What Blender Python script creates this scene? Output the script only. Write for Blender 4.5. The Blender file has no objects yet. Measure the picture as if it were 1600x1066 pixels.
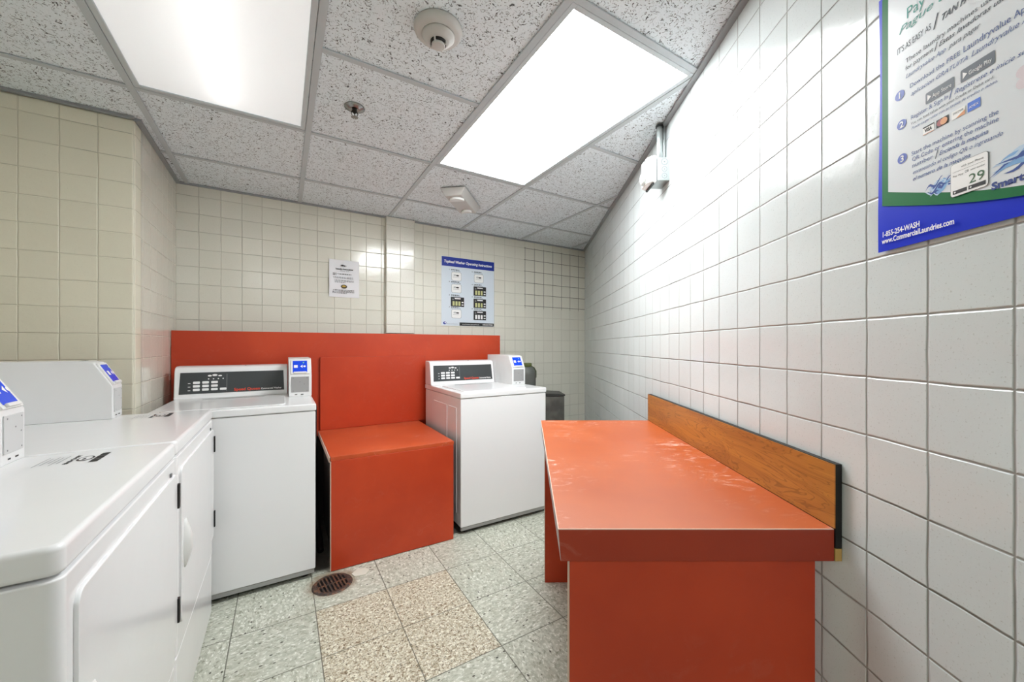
import bpy, bmesh, math, random
from mathutils import Vector, Matrix
random.seed(7)
R = math.radians
PI = math.pi
sc = bpy.context.scene
COL = sc.collection

# ------------------------------------------------------------------ camera
YAW = R(31.74); CAMH = 1.185; CEIL = 2.196
cam = bpy.data.cameras.new('camera'); camo = bpy.data.objects.new('camera', cam); COL.objects.link(camo)
cam.sensor_width = 36.0; cam.lens = 604.5 / 1600 * 36
cam.shift_x = (800 - 815.0) / 1600; cam.shift_y = (540.25 - 533) / 1600
cam.clip_start = 0.02
camo.location = (0, 0, CAMH); camo.rotation_euler = (PI / 2, 0, -YAW)
sc.camera = camo

# ------------------------------------------------------------------ world, exposure
w = bpy.data.worlds.new('world'); sc.world = w; w.use_nodes = True
w.node_tree.nodes['Background'].inputs[0].default_value = (1, 1, 1, 1)
w.node_tree.nodes['Background'].inputs[1].default_value = 0.3
sc.view_settings.view_transform = 'Standard'; sc.view_settings.look = 'None'
sc.view_settings.gamma = 1; sc.view_settings.use_curve_mapping = False
sc.view_settings.exposure = 0.88
sc.cycles.max_bounces = 12; sc.cycles.diffuse_bounces = 8; sc.cycles.glossy_bounces = 5
sc.cycles.sample_clamp_indirect = 8.0
LIGHT_A = .55      # diffuser brightness of the left fixture
LIGHT_B = 11.0     # of the right one
LIGHT_FILL = 3.5     # of the unseen one added behind the camera as fill

# ------------------------------------------------------------------ material helpers
def srgb(r, g, b):
    def f(c):
        c /= 255.0
        return c / 12.92 if c <= .04045 else ((c + .055) / 1.055) ** 2.4
    return (f(r), f(g), f(b), 1)

def mat(name, col, rough=.5, metal=0, spec=.5, coat=0):
    m = bpy.data.materials.new(name); m.use_nodes = True
    b = m.node_tree.nodes['Principled BSDF']
    b.inputs['Base Color'].default_value = col; b.inputs['Roughness'].default_value = rough
    b.inputs['Metallic'].default_value = metal; b.inputs['Specular IOR Level'].default_value = spec
    b.inputs['Coat Weight'].default_value = coat; b.inputs['Coat Roughness'].default_value = .08
    return m

class NT:
    """small helper for wiring nodes"""
    def __init__(s, m): s.t = m.node_tree; s.n = s.t.nodes; s.l = s.t.links; s.b = s.n['Principled BSDF']
    def new(s, typ, **kw):
        n = s.n.new(typ)
        for k, v in kw.items(): setattr(n, k, v)
        return n
    def put(s, sock, v):
        if isinstance(v, (int, float)): sock.default_value = v
        elif isinstance(v, (tuple, list)): sock.default_value = v
        else: s.l.new(v, sock)
    def m(s, op, a, b=None, c=None):
        n = s.new('ShaderNodeMath', operation=op); s.put(n.inputs[0], a)
        if b is not None: s.put(n.inputs[1], b)
        if c is not None: s.put(n.inputs[2], c)
        return n.outputs[0]
    def sm(s, v, lo, hi, a=0., b=1.):
        n = s.new('ShaderNodeMapRange', interpolation_type='SMOOTHSTEP'); s.put(n.inputs[0], v)
        n.inputs[1].default_value = lo; n.inputs[2].default_value = hi
        n.inputs[3].default_value = a; n.inputs[4].default_value = b
        return n.outputs[0]
    def mix(s, f, a, b, mode='MIX'):
        n = s.new('ShaderNodeMix', data_type='RGBA', blend_type=mode); s.put(n.inputs[0], f)
        s.put(n.inputs[6], a); s.put(n.inputs[7], b); return n.outputs[2]
    def obj(s):
        n = s.new('ShaderNodeTexCoord'); return n.outputs['Object']
    def sep(s, v):
        n = s.new('ShaderNodeSeparateXYZ'); s.l.new(v, n.inputs[0]); return n.outputs
    def comb(s, x, y, z=0.):
        n = s.new('ShaderNodeCombineXYZ'); s.put(n.inputs[0], x); s.put(n.inputs[1], y); s.put(n.inputs[2], z); return n.outputs[0]
    def noise(s, v, scale, detail=2., rough=.5, dist=0.):
        n = s.new('ShaderNodeTexNoise'); s.l.new(v, n.inputs['Vector']); n.inputs['Scale'].default_value = scale
        n.inputs['Detail'].default_value = detail; n.inputs['Roughness'].default_value = rough
        n.inputs['Distortion'].default_value = dist; return n.outputs[0]
    def white(s, v):
        n = s.new('ShaderNodeTexWhiteNoise'); s.l.new(v, n.inputs['Vector']); return n.outputs
    def voro(s, v, scale, feature='F1', rnd=1.):
        n = s.new('ShaderNodeTexVoronoi', feature=feature); s.l.new(v, n.inputs['Vector'])
        n.inputs['Scale'].default_value = scale; n.inputs['Randomness'].default_value = rnd; return n.outputs
    def bump(s, h, strength, dist=.01):
        n = s.new('ShaderNodeBump'); n.inputs['Strength'].default_value = strength
        n.inputs['Distance'].default_value = dist; s.l.new(h, n.inputs['Height']); s.l.new(n.outputs[0], s.b.inputs['Normal'])
    def col(s, c): s.put(s.b.inputs['Base Color'], c)

def tile_material(name, ax, pitch, off, zoff, base, grout, dark=(.12, .11, .09, 1), dark_amt=.62, rough=.13, extra=None, zpitch=.1116, speck=.5, jw=1.):
    """square glazed wall tiles laid in a straight grid; ax = which object axis runs along the wall"""
    m = mat(name, base, rough); t = NT(m)
    o = t.obj(); s = t.sep(o)
    u = t.m('DIVIDE', t.m('SUBTRACT', s[ax], off), pitch); v = t.m('DIVIDE', t.m('SUBTRACT', s[2], zoff), zpitch)
    wob = t.noise(o, 9, 2)
    wo = t.m('MULTIPLY', t.m('SUBTRACT', wob, .5), .045)
    u = t.m('ADD', u, wo); v = t.m('ADD', v, wo)
    fu = t.m('FRACT', u); fv = t.m('FRACT', v)
    eu = t.m('MINIMUM', fu, t.m('SUBTRACT', 1., fu)); ev = t.m('MINIMUM', fv, t.m('SUBTRACT', 1., fv))
    e = t.m('MINIMUM', eu, ev)
    g = t.sm(e, .006 * jw, .015 * jw, 1, 0)                      # 1 in the joint
    cell = t.comb(t.m('FLOOR', u), t.m('FLOOR', v))
    rnd = t.white(cell)
    tint = t.m('MULTIPLY_ADD', rnd[0], .05, .95)
    c = t.mix(1., base, t.comb(tint, tint, t.m('MULTIPLY', tint, .995)), 'MULTIPLY')
    sp = t.sm(t.noise(o, 300, 1), .64, .72, 0, speck)
    c = t.mix(sp, c, (base[0] * .62, base[1] * .6, base[2] * .56, 1))
    dirt = t.sm(t.noise(o, 3.2, 3, .6), .45, .62)
    dirt = t.m('MULTIPLY', dirt, dark_amt)
    if extra: dirt = t.m('MAXIMUM', dirt, extra(t, s))
    # joints running level are dirtier than upright ones
    lev = t.sm(t.m('SUBTRACT', eu, ev), -.01, .01, .45, 1.)
    if not extra: dirt = t.m('MULTIPLY', dirt, lev)
    if extra: g = t.m('MAXIMUM', g, t.m('MULTIPLY', t.sm(e, .014, .028, 1, 0), t.sm(extra(t, s), .5, .9)))
    gc = t.mix(dirt, grout, dark)
    c = t.mix(g, c, gc)
    if name == 'tile_right':
        for (hx, hz, r) in HOLES:
            dx = t.m('SUBTRACT', s[ax], hx); dz = t.m('SUBTRACT', s[2], hz)
            d = t.m('SQRT', t.m('ADD', t.m('MULTIPLY', dx, dx), t.m('MULTIPLY', dz, dz)))
            d = t.m('ADD', d, t.m('MULTIPLY', t.m('SUBTRACT', t.noise(o, 260, 1), .5), .004))
            c = t.mix(t.sm(d, r * .7, r, .85, 0), c, (.1, .09, .08, 1))
            ring = t.m('MULTIPLY', t.sm(d, r * 1.2, r * 5, .5, 0), t.sm(t.noise(o, 90, 2, .5, 1.5), .52, .6))
            c = t.mix(ring, c, (.38, .35, .31, 1))
    t.col(c)
    t.put(t.b.inputs['Roughness'], t.m('ADD', t.m('MULTIPLY', g, .5), t.m('MULTIPLY_ADD', t.noise(o, 14, 2), .10, rough - .05)))
    # pillow edge, a little lean of every tile, orange peel
    h = t.sm(e, .004, .030, 0, 1)
    r3 = t.sep(rnd[1])
    lean = t.m('ADD', t.m('MULTIPLY', t.m('SUBTRACT', r3[0], .5), t.m('SUBTRACT', fu, .5)), t.m('MULTIPLY', t.m('SUBTRACT', r3[1], .5), t.m('SUBTRACT', fv, .5)))
    h = t.m('ADD', h, t.m('MULTIPLY', lean, .45))
    h = t.m('ADD', h, t.m('MULTIPLY', t.noise(o, 30, 2), .32))
    h = t.m('ADD', h, t.m('MULTIPLY', t.noise(o, 300, 1), .03))
    t.bump(h, .75, .0020); t.b.inputs['IOR'].default_value = 1.6
    return m

# ------------------------------------------------------------------ mesh helpers
def finish(bm, name, m, parent=None, smooth=False, mw=None, bev=0, seg=2, mats=None):
    me = bpy.data.meshes.new(name)
    bmesh.ops.recalc_face_normals(bm, faces=bm.faces[:]) if not smooth == 'flatpaper' else None
    bm.to_mesh(me); bm.free()
    for mm in (mats or [m]): me.materials.append(mm)
    o = bpy.data.objects.new(name, me); COL.objects.link(o)
    if parent is not None: o.parent = parent
    if mw is not None: o.matrix_basis = mw
    if bev:
        b = o.modifiers.new('bevel', 'BEVEL'); b.width = bev; b.segments = seg; b.limit_method = 'ANGLE'; b.angle_limit = R(40)
        b.harden_normals = False
    if smooth is True or bev:
        for p in me.polygons: p.use_smooth = True
        if not hasattr(me, 'use_auto_smooth'):
            w_ = o.modifiers.new('wn', 'WEIGHTED_NORMAL'); w_.keep_sharp = True
    return o

def box(bm, x0, x1, y0, y1, z0, z1, mi=0):
    vs = [bm.verts.new((x, y, z)) for x in (x0, x1) for y in (y0, y1) for z in (z0, z1)]
    F = [(0, 1, 3, 2), (4, 6, 7, 5), (0, 4, 5, 1), (2, 3, 7, 6), (0, 2, 6, 4), (1, 5, 7, 3)]
    out = []
    for f in F:
        fc = bm.faces.new([vs[i] for i in f]); fc.material_index = mi; out.append(fc)
    return vs

def B(name, m, ext, parent=None, bev=0, seg=2, **k):
    bm = bmesh.new(); box(bm, *ext); return finish(bm, name, m, parent, bev=bev, seg=seg, **k)

def prism(bm, poly, a0, a1, axis='y', mi=0):
    """extrude a closed 2D outline; axis = the extrusion axis; poly is in the two other axes in xyz order"""
    def P(p, a):
        return {'x': (a, p[0], p[1]), 'y': (p[0], a, p[1]), 'z': (p[0], p[1], a)}[axis]
    A = [bm.verts.new(P(p, a0)) for p in poly]; C = [bm.verts.new(P(p, a1)) for p in poly]
    n = len(poly)
    fs = [bm.faces.new(A), bm.faces.new(C[::-1])]
    for i in range(n): fs.append(bm.faces.new([A[i], C[i], C[(i + 1) % n], A[(i + 1) % n]]))
    for f in fs: f.material_index = mi
    return fs

def rrect(x0, x1, y0, y1, r, n=5):
    pts = []
    for cx, cy, a0 in ((x1 - r, y1 - r, 0), (x0 + r, y1 - r, 90), (x0 + r, y0 + r, 180), (x1 - r, y0 + r, 270)):
        for i in range(n + 1):
            a = R(a0 + 90 * i / n); pts.append((cx + r * math.cos(a), cy + r * math.sin(a)))
    return pts

def lathe(bm, prof, seg=40, mi=0, center=(0, 0, 0)):
    rings = []
    for r, z in prof:
        if r < 1e-6: rings.append([bm.verts.new((center[0], center[1], center[2] + z))])
        else: rings.append([bm.verts.new((center[0] + r * math.cos(2 * PI * i / seg), center[1] + r * math.sin(2 * PI * i / seg), center[2] + z)) for i in range(seg)])
    for a, b in zip(rings, rings[1:]):
        for i in range(seg):
            j = (i + 1) % seg
            q = [a[i % len(a)], a[j % len(a)], b[j % len(b)], b[i % len(b)]]
            q = [v for k, v in enumerate(q) if v not in q[:k]]
            if len(q) > 2:
                f = bm.faces.new(q); f.material_index = mi

def tube(bm, pts, r, seg=12, mi=0):
    pts = [Vector(p) for p in pts]; rings = []
    up = Vector((0, 0, 1)); prev = None
    for i, p in enumerate(pts):
        d = (pts[min(i + 1, len(pts) - 1)] - pts[max(i - 1, 0)]).normalized()
        a = prev if prev is not None else (up if abs(d.z) < .9 else Vector((1, 0, 0)))
        s = d.cross(a).normalized(); a = s.cross(d).normalized(); prev = a
        rings.append([bm.verts.new(p + (s * math.cos(2 * PI * k / seg) + a * math.sin(2 * PI * k / seg)) * r) for k in range(seg)])
    for A, C in zip(rings, rings[1:]):
        for k in range(seg):
            f = bm.faces.new([A[k], A[(k + 1) % seg], C[(k + 1) % seg], C[k]]); f.material_index = mi
    bm.faces.new(rings[0][::-1]).material_index = mi; bm.faces.new(rings[-1]).material_index = mi

def thing(name, label, cat, loc=(0, 0, 0), rz=0, group=None, mw=None):
    o = bpy.data.objects.new(name, None); COL.objects.link(o); o.empty_display_size = .05
    if mw is not None: o.matrix_basis = mw
    else: o.location = loc; o.rotation_euler = (0, 0, rz)
    o['label'] = label; o['category'] = cat
    if group: o['group'] = group
    return o
def tag(o, label, cat, group=None):
    o['label'] = label; o['category'] = cat
    if group: o['group'] = group
    return o
def struct(o):
    o['kind'] = 'structure'; return o

def frame(origin, xdir, ydir, zdir):
    return Matrix(((xdir[0], ydir[0], zdir[0], origin[0]), (xdir[1], ydir[1], zdir[1], origin[1]), (xdir[2], ydir[2], zdir[2], origin[2]), (0, 0, 0, 1)))

def text(bm, s, x, y, h, width=None, mi=0, z=0., shear=0., align='LEFT', bold=0., M=None):
    """lettering as flat mesh in the xy plane; h = cap height"""
    cu = bpy.data.curves.new('t', 'FONT'); cu.body = s; cu.size = h / .70; cu.shear = shear; cu.align_x = align
    cu.resolution_u = 3; cu.offset = bold
    ob = bpy.data.objects.new('t', cu); COL.objects.link(ob)
    bpy.context.view_layer.update()
    dg = bpy.context.evaluated_depsgraph_get(); me = bpy.data.meshes.new_from_object(ob.evaluated_get(dg))
    xs = [v.co.x for v in me.vertices] or [0, 1]
    k = 1.
    if width: k = width / max(1e-6, max(xs) - (0 if align == 'LEFT' else min(xs)))
    T = Matrix.Translation((x, y, z)) @ Matrix.Diagonal((k, 1, 1, 1))
    if M is not None: T = M @ T
    n0 = len(bm.verts); f0 = len(bm.faces)
    me.transform(T); bm.from_mesh(me); bm.verts.ensure_lookup_table(); bm.faces.ensure_lookup_table()
    for f in bm.faces[f0:]: f.material_index = mi
    bpy.data.objects.remove(ob); bpy.data.curves.remove(cu); bpy.data.meshes.remove(me)

def flat(bm, poly, z=0., mi=0, M=None):
    vs = [bm.verts.new((M @ Vector((p[0], p[1], z))) if M is not None else (p[0], p[1], z)) for p in poly]
    f = bm.faces.new(vs); f.material_index = mi; return f
def rect(bm, x0, x1, y0, y1, z=0., mi=0, M=None): return flat(bm, [(x0, y0), (x1, y0), (x1, y1), (x0, y1)], z, mi, M)
def disc(bm, x, y, r, z=0., mi=0, M=None, n=24, ry=None):
    return flat(bm, [(x + r * math.cos(2 * PI * i / n), y + (ry or r) * math.sin(2 * PI * i / n)) for i in range(n)], z, mi, M)

# ------------------------------------------------------------------ plan of the room
BACK = 3.165; LRET = 2.38; LX = -.56; LW = -1.2; REAR = -1.8
P1 = Vector((2.752, BACK, 0)); P2 = Vector((.983, .331, 0))
WD = (P1 - P2).normalized(); WN = Vector((-WD.y, WD.x, 0))      # along the right wall, and into the room
SB = P2.dot(WD)                                                  # s of P2
def wall_pt(s, z=0., off=0.): return P2 + WD * (s - SB) + WN * off + Vector((0, 0, z))
WANG = math.atan2(WD.y, WD.x)
def cf(lat, dep): # aligned with the folding table's axis
    return (lat * math.cos(YAW) + dep * math.sin(YAW), -lat * math.sin(YAW) + dep * math.cos(YAW))
HOLES = [(.795, 1.725, .0042), (.795, 1.640, .0034)]

# ------------------------------------------------------------------ walls
def patch(t, s):   # the dark regrouted patch high on the right of the back wall
    a = t.m('GREATER_THAN', s[0], 1.985); b = t.m('GREATER_THAN', s[2], 1.548); c = t.m('LESS_THAN', s[2], 2.14)
    k = t.m('MULTIPLY', t.m('MULTIPLY', a, b), c)
    return t.m('MULTIPLY', k, .95)
ZO = 1.2365
M_BACK = tile_material('tile_back', 0, .1112, .1055, ZO, srgb(228, 226, 214), srgb(190, 187, 173), extra=patch, dark_amt=.30, rough=.15)
M_LEFT = tile_material('tile_left', 0, .1125, -.677, ZO, srgb(230, 225, 206), srgb(214, 209, 190), dark_amt=.35, rough=.3, speck=.25)
M_LSIDE = tile_material('tile_left_side', 1, .1125, 2.395, ZO, srgb(224, 220, 208), srgb(214, 208, 194), dark_amt=.25, rough=.12)
M_RIGHT = tile_material('tile_right', 0, .1117, .5205, ZO, srgb(211, 217, 218), srgb(150, 149, 145), dark_amt=1., rough=.15, speck=.5, jw=1.25)
M_PIL = tile_material('tile_pilaster', 0, .1112, .686, ZO, srgb(232, 230, 220), srgb(196, 191, 174), dark_amt=.2, rough=.15)
struct(B('wall_back', M_BACK, (-.66, 2.95, 0, .1, 0, CEIL), mw=Matrix.Translation((0, BACK, 0))))
struct(B('wall_left_recess', M_LEFT, (-1.3, LX, 0, .1, 0, CEIL), bev=.012, seg=3, mw=Matrix.Translation((0, LRET, 0))))
struct(B('wall_left_return', M_LSIDE, (-.1, 0, LRET + .085, BACK, 0, CEIL), mw=Matrix.Translation((LX, 0, 0))))
struct(B('wall_left', M_LEFT, (-1.3, LW, REAR, LRET, 0, CEIL)))
rx = .37; sr = SB - (P2.x - rx) / WD.x
struct(B('wall_right', M_RIGHT, (sr, P1.dot(WD), -.1, 0, 0, CEIL), mw=frame(P2 - WD * SB, WD, WN, (0, 0, 1))))
ry = wall_pt(sr).y
struct(B('wall_right_rear', M_RIGHT, (rx, rx + .1, REAR, ry, 0, CEIL)))
struct(B('wall_rear', M_LEFT, (-1.3, rx + .1, REAR - .1, REAR, 0, CEIL)))
# a pilaster: tiled chase that stops above the red backboard
struct(B('wall_back_pilaster', M_PIL, (.690, .914, 3.118, BACK, 1.283, CEIL), bev=.004))

# door behind the camera
M_DOOR = mat('door_paint', srgb(120, 122, 122), .45)
dr = B('door_1', M_DOOR, (-.75, .1, REAR, REAR + .045, 0, 2.05), bev=.003); struct(dr)
M_STEEL = mat('brushed_steel', srgb(170, 170, 168), .35, 1)
bm = bmesh.new(); lathe(bm, [(0, 0), (.026, 0), (.026, .008), (.012, .012), (.012, .04), (.026, .05), (.028, .065), (.02, .075), (0, .077)], 24)
finish(bm, 'door_handle', M_STEEL, dr, smooth=True, mw=Matrix.Translation((.03, REAR + .045, 1.0)) @ Matrix.Rotation(-PI / 2, 4, 'X'))

# ------------------------------------------------------------------ floor
M_FLOOR = mat('vinyl_floor_tiles', (.5, .5, .5, 1), .4); t = NT(M_FLOOR)
o = t.obj(); s = t.sep(o); FX, FY, FP = .1268, 1.9491, .3048
u = t.m('DIVIDE', t.m('SUBTRACT', s[0], FX), FP); v = t.m('DIVIDE', t.m('SUBTRACT', s[1], FY), FP)
fu = t.m('FRACT', u); fv = t.m('FRACT', v); iu = t.m('FLOOR', u); iv = t.m('FLOOR', v)
e = t.m('MINIMUM', t.m('MINIMUM', fu, t.m('SUBTRACT', 1., fu)), t.m('MINIMUM', fv, t.m('SUBTRACT', 1., fv)))
rn = t.white(t.comb(iu, iv)); r3 = t.sep(rn[1])
turn = t.m('GREATER_THAN', t.m('MODULO', t.m('ADD', t.m('ADD', iu, iv), 40.), 2.), .5)   # alternate grain direction
ox = t.m('ADD', s[0], t.m('MULTIPLY', r3[0], 9.)); oy = t.m('ADD', s[1], t.m('MULTIPLY', r3[1], 9.))
k1 = t.m('MULTIPLY_ADD', turn, .4, .6); k2 = t.m('MULTIPLY_ADD', turn, -.4, 1.0)
gv = t.comb(t.m('MULTIPLY', ox, k1), t.m('MULTIPLY', oy, k2))
n1 = t.noise(gv, 55, 3, .6, .6); n2 = t.noise(gv, 110, 2, .5, .8); n3 = t.noise(gv, 13, 3, .6)
base = t.mix(t.sm(n1, .35, .68), srgb(176, 179, 163), srgb(206, 208, 194))
base = t.mix(t.sm(n2, .57, .66), base, srgb(232, 233, 224))
base = t.mix(t.sm(n2, .42, .31, 0, .8), base, srgb(128, 128, 110))
vd = t.voro(gv, 46); fl = t.m('MULTIPLY', t.sm(vd[0], .19, .13), t.m('GREATER_THAN', t.sep(vd[1])[0], .55))
base = t.mix(fl, base, srgb(70, 66, 56))
tn = t.m('MULTIPLY_ADD', rn[0], .10, .92); base = t.mix(1., base, t.comb(tn, tn, tn), 'MULTIPLY')
dirt = t.noise(o, 4, 4, .65); base = t.mix(t.sm(dirt, .52, .75, 0, .35), base, srgb(150, 146, 124))
# pebbled beige tiles
p1 = t.noise(o, 75, 2, .6, 1.2); p2 = t.noise(o, 95, 2, .5, 1.); p3 = t.noise(o, 130, 1)
peb = t.mix(t.sm(p1, .42, .6), srgb(180, 170, 146), srgb(210, 205, 186))
peb = t.mix(t.sm(p2, .56, .62), peb, srgb(232, 229, 213)); peb = t.mix(t.sm(p2, .43, .36), peb, srgb(130, 113, 88))
peb = t.mix(t.sm(p3, .38, .32, 0, .95), peb, srgb(78, 70, 52)); peb = t.mix(t.sm(p3, .70, .74, 0, .6), peb, srgb(180, 142, 110))
def inr(a, lo, hi): return t.m('MULTIPLY', t.m('GREATER_THAN', a, lo), t.m('LESS_THAN', a, hi))
msk = t.m('MULTIPLY', inr(iu, -.5, 1.5), inr(iv, -2.5, -.5))
base = t.mix(msk, base, peb)
base = t.mix(t.sm(e, .004, .009, .8, 0), base, srgb(70, 68, 54))
# rust and grime round the drain
dx = t.m('SUBTRACT', s[0], .212); dy = t.m('SUBTRACT', s[1], 2.141)
dd = t.m('SQRT', t.m('ADD', t.m('MULTIPLY', dx, dx), t.m('MULTIPLY', dy, dy)))
dd = t.m('ADD', dd, t.m('MULTIPLY', t.m('SUBTRACT', t.noise(o, 28, 3), .5), .06))
base = t.mix(t.sm(dd, .085, .135, .75, 0), base, srgb(134, 112, 88))
# darker mottled floor under and behind the machines
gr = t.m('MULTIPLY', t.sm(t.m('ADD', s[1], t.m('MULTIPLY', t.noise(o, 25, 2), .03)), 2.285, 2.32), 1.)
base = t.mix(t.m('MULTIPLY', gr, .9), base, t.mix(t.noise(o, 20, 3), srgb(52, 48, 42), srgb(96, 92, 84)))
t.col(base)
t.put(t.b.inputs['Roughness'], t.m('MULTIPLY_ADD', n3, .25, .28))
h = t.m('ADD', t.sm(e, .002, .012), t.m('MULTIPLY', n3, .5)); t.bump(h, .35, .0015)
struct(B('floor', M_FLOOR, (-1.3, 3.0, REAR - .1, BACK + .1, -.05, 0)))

# ------------------------------------------------------------------ ceiling
M_CEIL = mat('fissured_ceiling_tile', srgb(232, 232, 232), .9, spec=.2); t = NT(M_CEIL)
o = t.obj(); s = t.sep(o)
n1 = t.noise(o, 34, 2, .5, .9); n2 = t.noise(t.comb(t.m('MULTIPLY', s[0], 1.), t.m('ADD', s[1], 5.3)), 62, 2, .5)
worm = t.m('MULTIPLY', t.sm(t.m('ABSOLUTE', t.m('SUBTRACT', n1, .5)), .022, .010), t.sm(n2, .50, .54))
n1b = t.noise(t.comb(t.m('ADD', s[0], 3.3), s[1]), 58, 2, .5, .9)
worm2 = t.m('MULTIPLY', t.sm(t.m('ABSOLUTE', t.m('SUBTRACT', n1b, .5)), .026, .012), t.sm(n2, .45, .41))
vd = t.voro(o, 105); pin = t.m('MULTIPLY', t.sm(vd[0], .24, .15), t.m('GREATER_THAN', t.sep(vd[1])[0], .55))
allm = t.m('MAXIMUM', t.m('MAXIMUM', worm, t.m('MULTIPLY', worm2, .85)), t.m('MULTIPLY', pin, .8))
fine = t.m('MULTIPLY_ADD', t.noise(o, 240, 2), .22, .88)
c = t.mix(1., srgb(230, 238, 243), t.comb(fine, fine, fine), 'MULTIPLY')
c = t.mix(t.m('MULTIPLY', allm, .92), c, srgb(62, 62, 62)); t.col(c)
t.bump(t.m('SUBTRACT', t.m('MULTIPLY', fine, .4), allm), .6, .002)
M_TEE = mat('ceiling_grid_metal', srgb(186, 193, 197), .45)
GX, GY, G = .1047, 2.0962, .61
fixt = [(-1, -2), (1, -2), (-1, -6)]                              # cells (i, j) and (i, j+1) are a light fixture
taken = {(i, j + k) for i, j in fixt for k in (0, 1)}
bm = bmesh.new()
for i in range(-3, 6):
    for j in range(-8, 3):
        if (i, j) in taken: continue
        x0 = max(GX + G * i, -1.3); x1 = min(GX + G * (i + 1), 3.0); y0 = max(GY + G * j, REAR - .1); y1 = min(GY + G * (j + 1), BACK + .1)
        if x1 > x0 and y1 > y0: box(bm, x0 + .002, x1 - .002, y0 + .002, y1 - .002, CEIL + .007, CEIL + .02)
box(bm, -1.3, 3.0, REAR - .1, BACK + .1, CEIL + .14, CEIL + .16)
box(bm, -1.32, -1.3, REAR - .1, BACK + .1, CEIL, CEIL + .16); box(bm, 3.0, 3.02, REAR - .1, BACK + .1, CEIL, CEIL + .16)
box(bm, -1.3, 3.0, REAR - .12, REAR - .1, CEIL, CEIL + .16); box(bm, -1.3, 3.0, BACK + .1, BACK + .12, CEIL, CEIL + .16)
struct(finish(bm, 'ceiling', M_CEIL))
bm = bmesh.new()
def xr(y):   # where the right wall is at this y
    if y < ry: return rx
    return P2.x + (y - P2.y) / WD.y * WD.x
def yr(x):   # y at which the right wall is reached, x fixed
    return ry if x < rx else P2.y + (x - P2.x) / WD.x * WD.y
for i in range(-2, 5):
    x = GX + G * i
    y0 = REAR if x < rx else yr(x); y1 = LRET if x < LX else BACK
    box(bm, x - .012, x + .012, y0 + .004, y1, CEIL, CEIL + .006)
for j in range(-6, 2):
    y = GY + G * j
    for i in range(-3, 5):
        if (i, j) in taken and (i, j - 1) in taken: continue
        x0 = max(GX + G * i, (LW if y < LRET else LX)); x1 = min(GX + G * (i + 1), xr(y))
        if x1 > x0 + .03: box(bm, x0 + .012, x1 - .012, y - .0115, y + .0115, CEIL + .0004, CEIL + .006)
struct(finish(bm, 'trim_1', M_TEE, bev=.0008, seg=1))
M_MOLD = mat('wall_angle_metal', srgb(148, 152, 155), .45)
bm = bmesh.new()
box(bm, LX, P1.x - .02, BACK - .02, BACK, CEIL - .004, CEIL + .006)
box(bm, LX, LX + .02, LRET, BACK - .02, CEIL - .004, CEIL + .006)
box(bm, LW, LX + .0, LRET - .02, LRET, CEIL - .004, CEIL + .006)
box(bm, LW, LW + .02, REAR, LRET - .02, CEIL - .004, CEIL + .006)
q = [wall_pt(sr), wall_pt(P1.dot(WD)), wall_pt(P1.dot(WD) - .014, 0, .022), wall_pt(sr, 0, .022)]
prism(bm, [(p.x, p.y) for p in q], CEIL - .004, CEIL + .006, 'z')
struct(finish(bm, 'trim_2', M_MOLD))

# ------------------------------------------------------------------ ceiling lights
M_FRAME = mat('fixture_frame', srgb(194, 201, 205), .35)
M_INSIDE = mat('fixture_inside', (.9, .9, .9, 1), .6)
def lens_material(name, strength, trans):
    m = mat(name, (.9, .9, .9, 1), .35); t = NT(m)
    b = t.b; b.inputs['Emission Color'].default_value = (.955, .99, 1, 1); b.inputs['Emission Strength'].default_value = strength
    if trans:
        s = t.sep(t.obj())
        rib = t.m('SINE', t.m('MULTIPLY', s[0], 900.)); rib2 = t.m('SINE', t.m('MULTIPLY', s[1], 900.))
        t.bump(t.m('MULTIPLY', rib, rib2), .15, .001)
        tr = t.new('ShaderNodeBsdfTranslucent'); tr.inputs[0].default_value = (.9, .9, .9, 1)
        mx = t.new('ShaderNodeMixShader'); mx.inputs[0].default_value = .5
        t.l.new(b.outputs[0], mx.inputs[1]); t.l.new(tr.outputs[0], mx.inputs[2]); t.l.new(mx.outputs[0], t.n['Material Output'].inputs[0])
    return m
def fixture(i, j, label, strength, tube_w=0.):
    x0 = GX + G * i; y0 = GY + G * j; W_, L_ = G, 2 * G
    r = thing('ceiling_light', label, 'ceiling light', (x0, y0, CEIL), group='recessed light panels in the ceiling')
    bm = bmesh.new()
    a, b_ = .013, .032
    z0, z1 = .001, .008
    box(bm, a, b_, a, L_ - a, z0, z1); box(bm, W_ - b_, W_ - a, a, L_ - a, z0, z1)
    box(bm, b_, W_ - b_, a, b_, z0, z1); box(bm, b_, W_ - b_, L_ - b_, L_ - a, z0, z1)
    finish(bm, 'frame', M_FRAME, r, bev=.002)
    B('diffuser', lens_material('diffuser_%d' % i, strength, tube_w > 0), (b_ - .002, W_ - b_ + .002, b_ - .002, L_ - b_ + .002, .006, .009), r)
    bm = bmesh.new()
    box(bm, .014, .016, .014, L_ - .014, .009, .11); box(bm, W_ - .016, W_ - .014, .014, L_ - .014, .009, .11)
    box(bm, .016, W_ - .016, .014, .016, .009, .11); box(bm, .016, W_ - .016, L_ - .016, L_ - .014, .009, .11)
    box(bm, .016, W_ - .016, .016, L_ - .016, .108, .11)
    finish(bm, 'housing', M_INSIDE, r)
    if tube_w > 0:   # one working tube lights this lens from above
        bm = bmesh.new(); tube(bm, [(W_ * .50, .06, .055), (W_ * .50, L_ - .06, .055)], .016, 14)
        m = mat('lamp_tube', (1, 1, 1, 1), .5); m.node_tree.nodes['Principled BSDF'].inputs['Emission Color'].default_value = (1, .99, .97, 1)
        m.node_tree.nodes['Principled BSDF'].inputs['Emission Strength'].default_value = tube_w
        finish(bm, 'tube', m, r, smooth=True)
    return r
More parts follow.
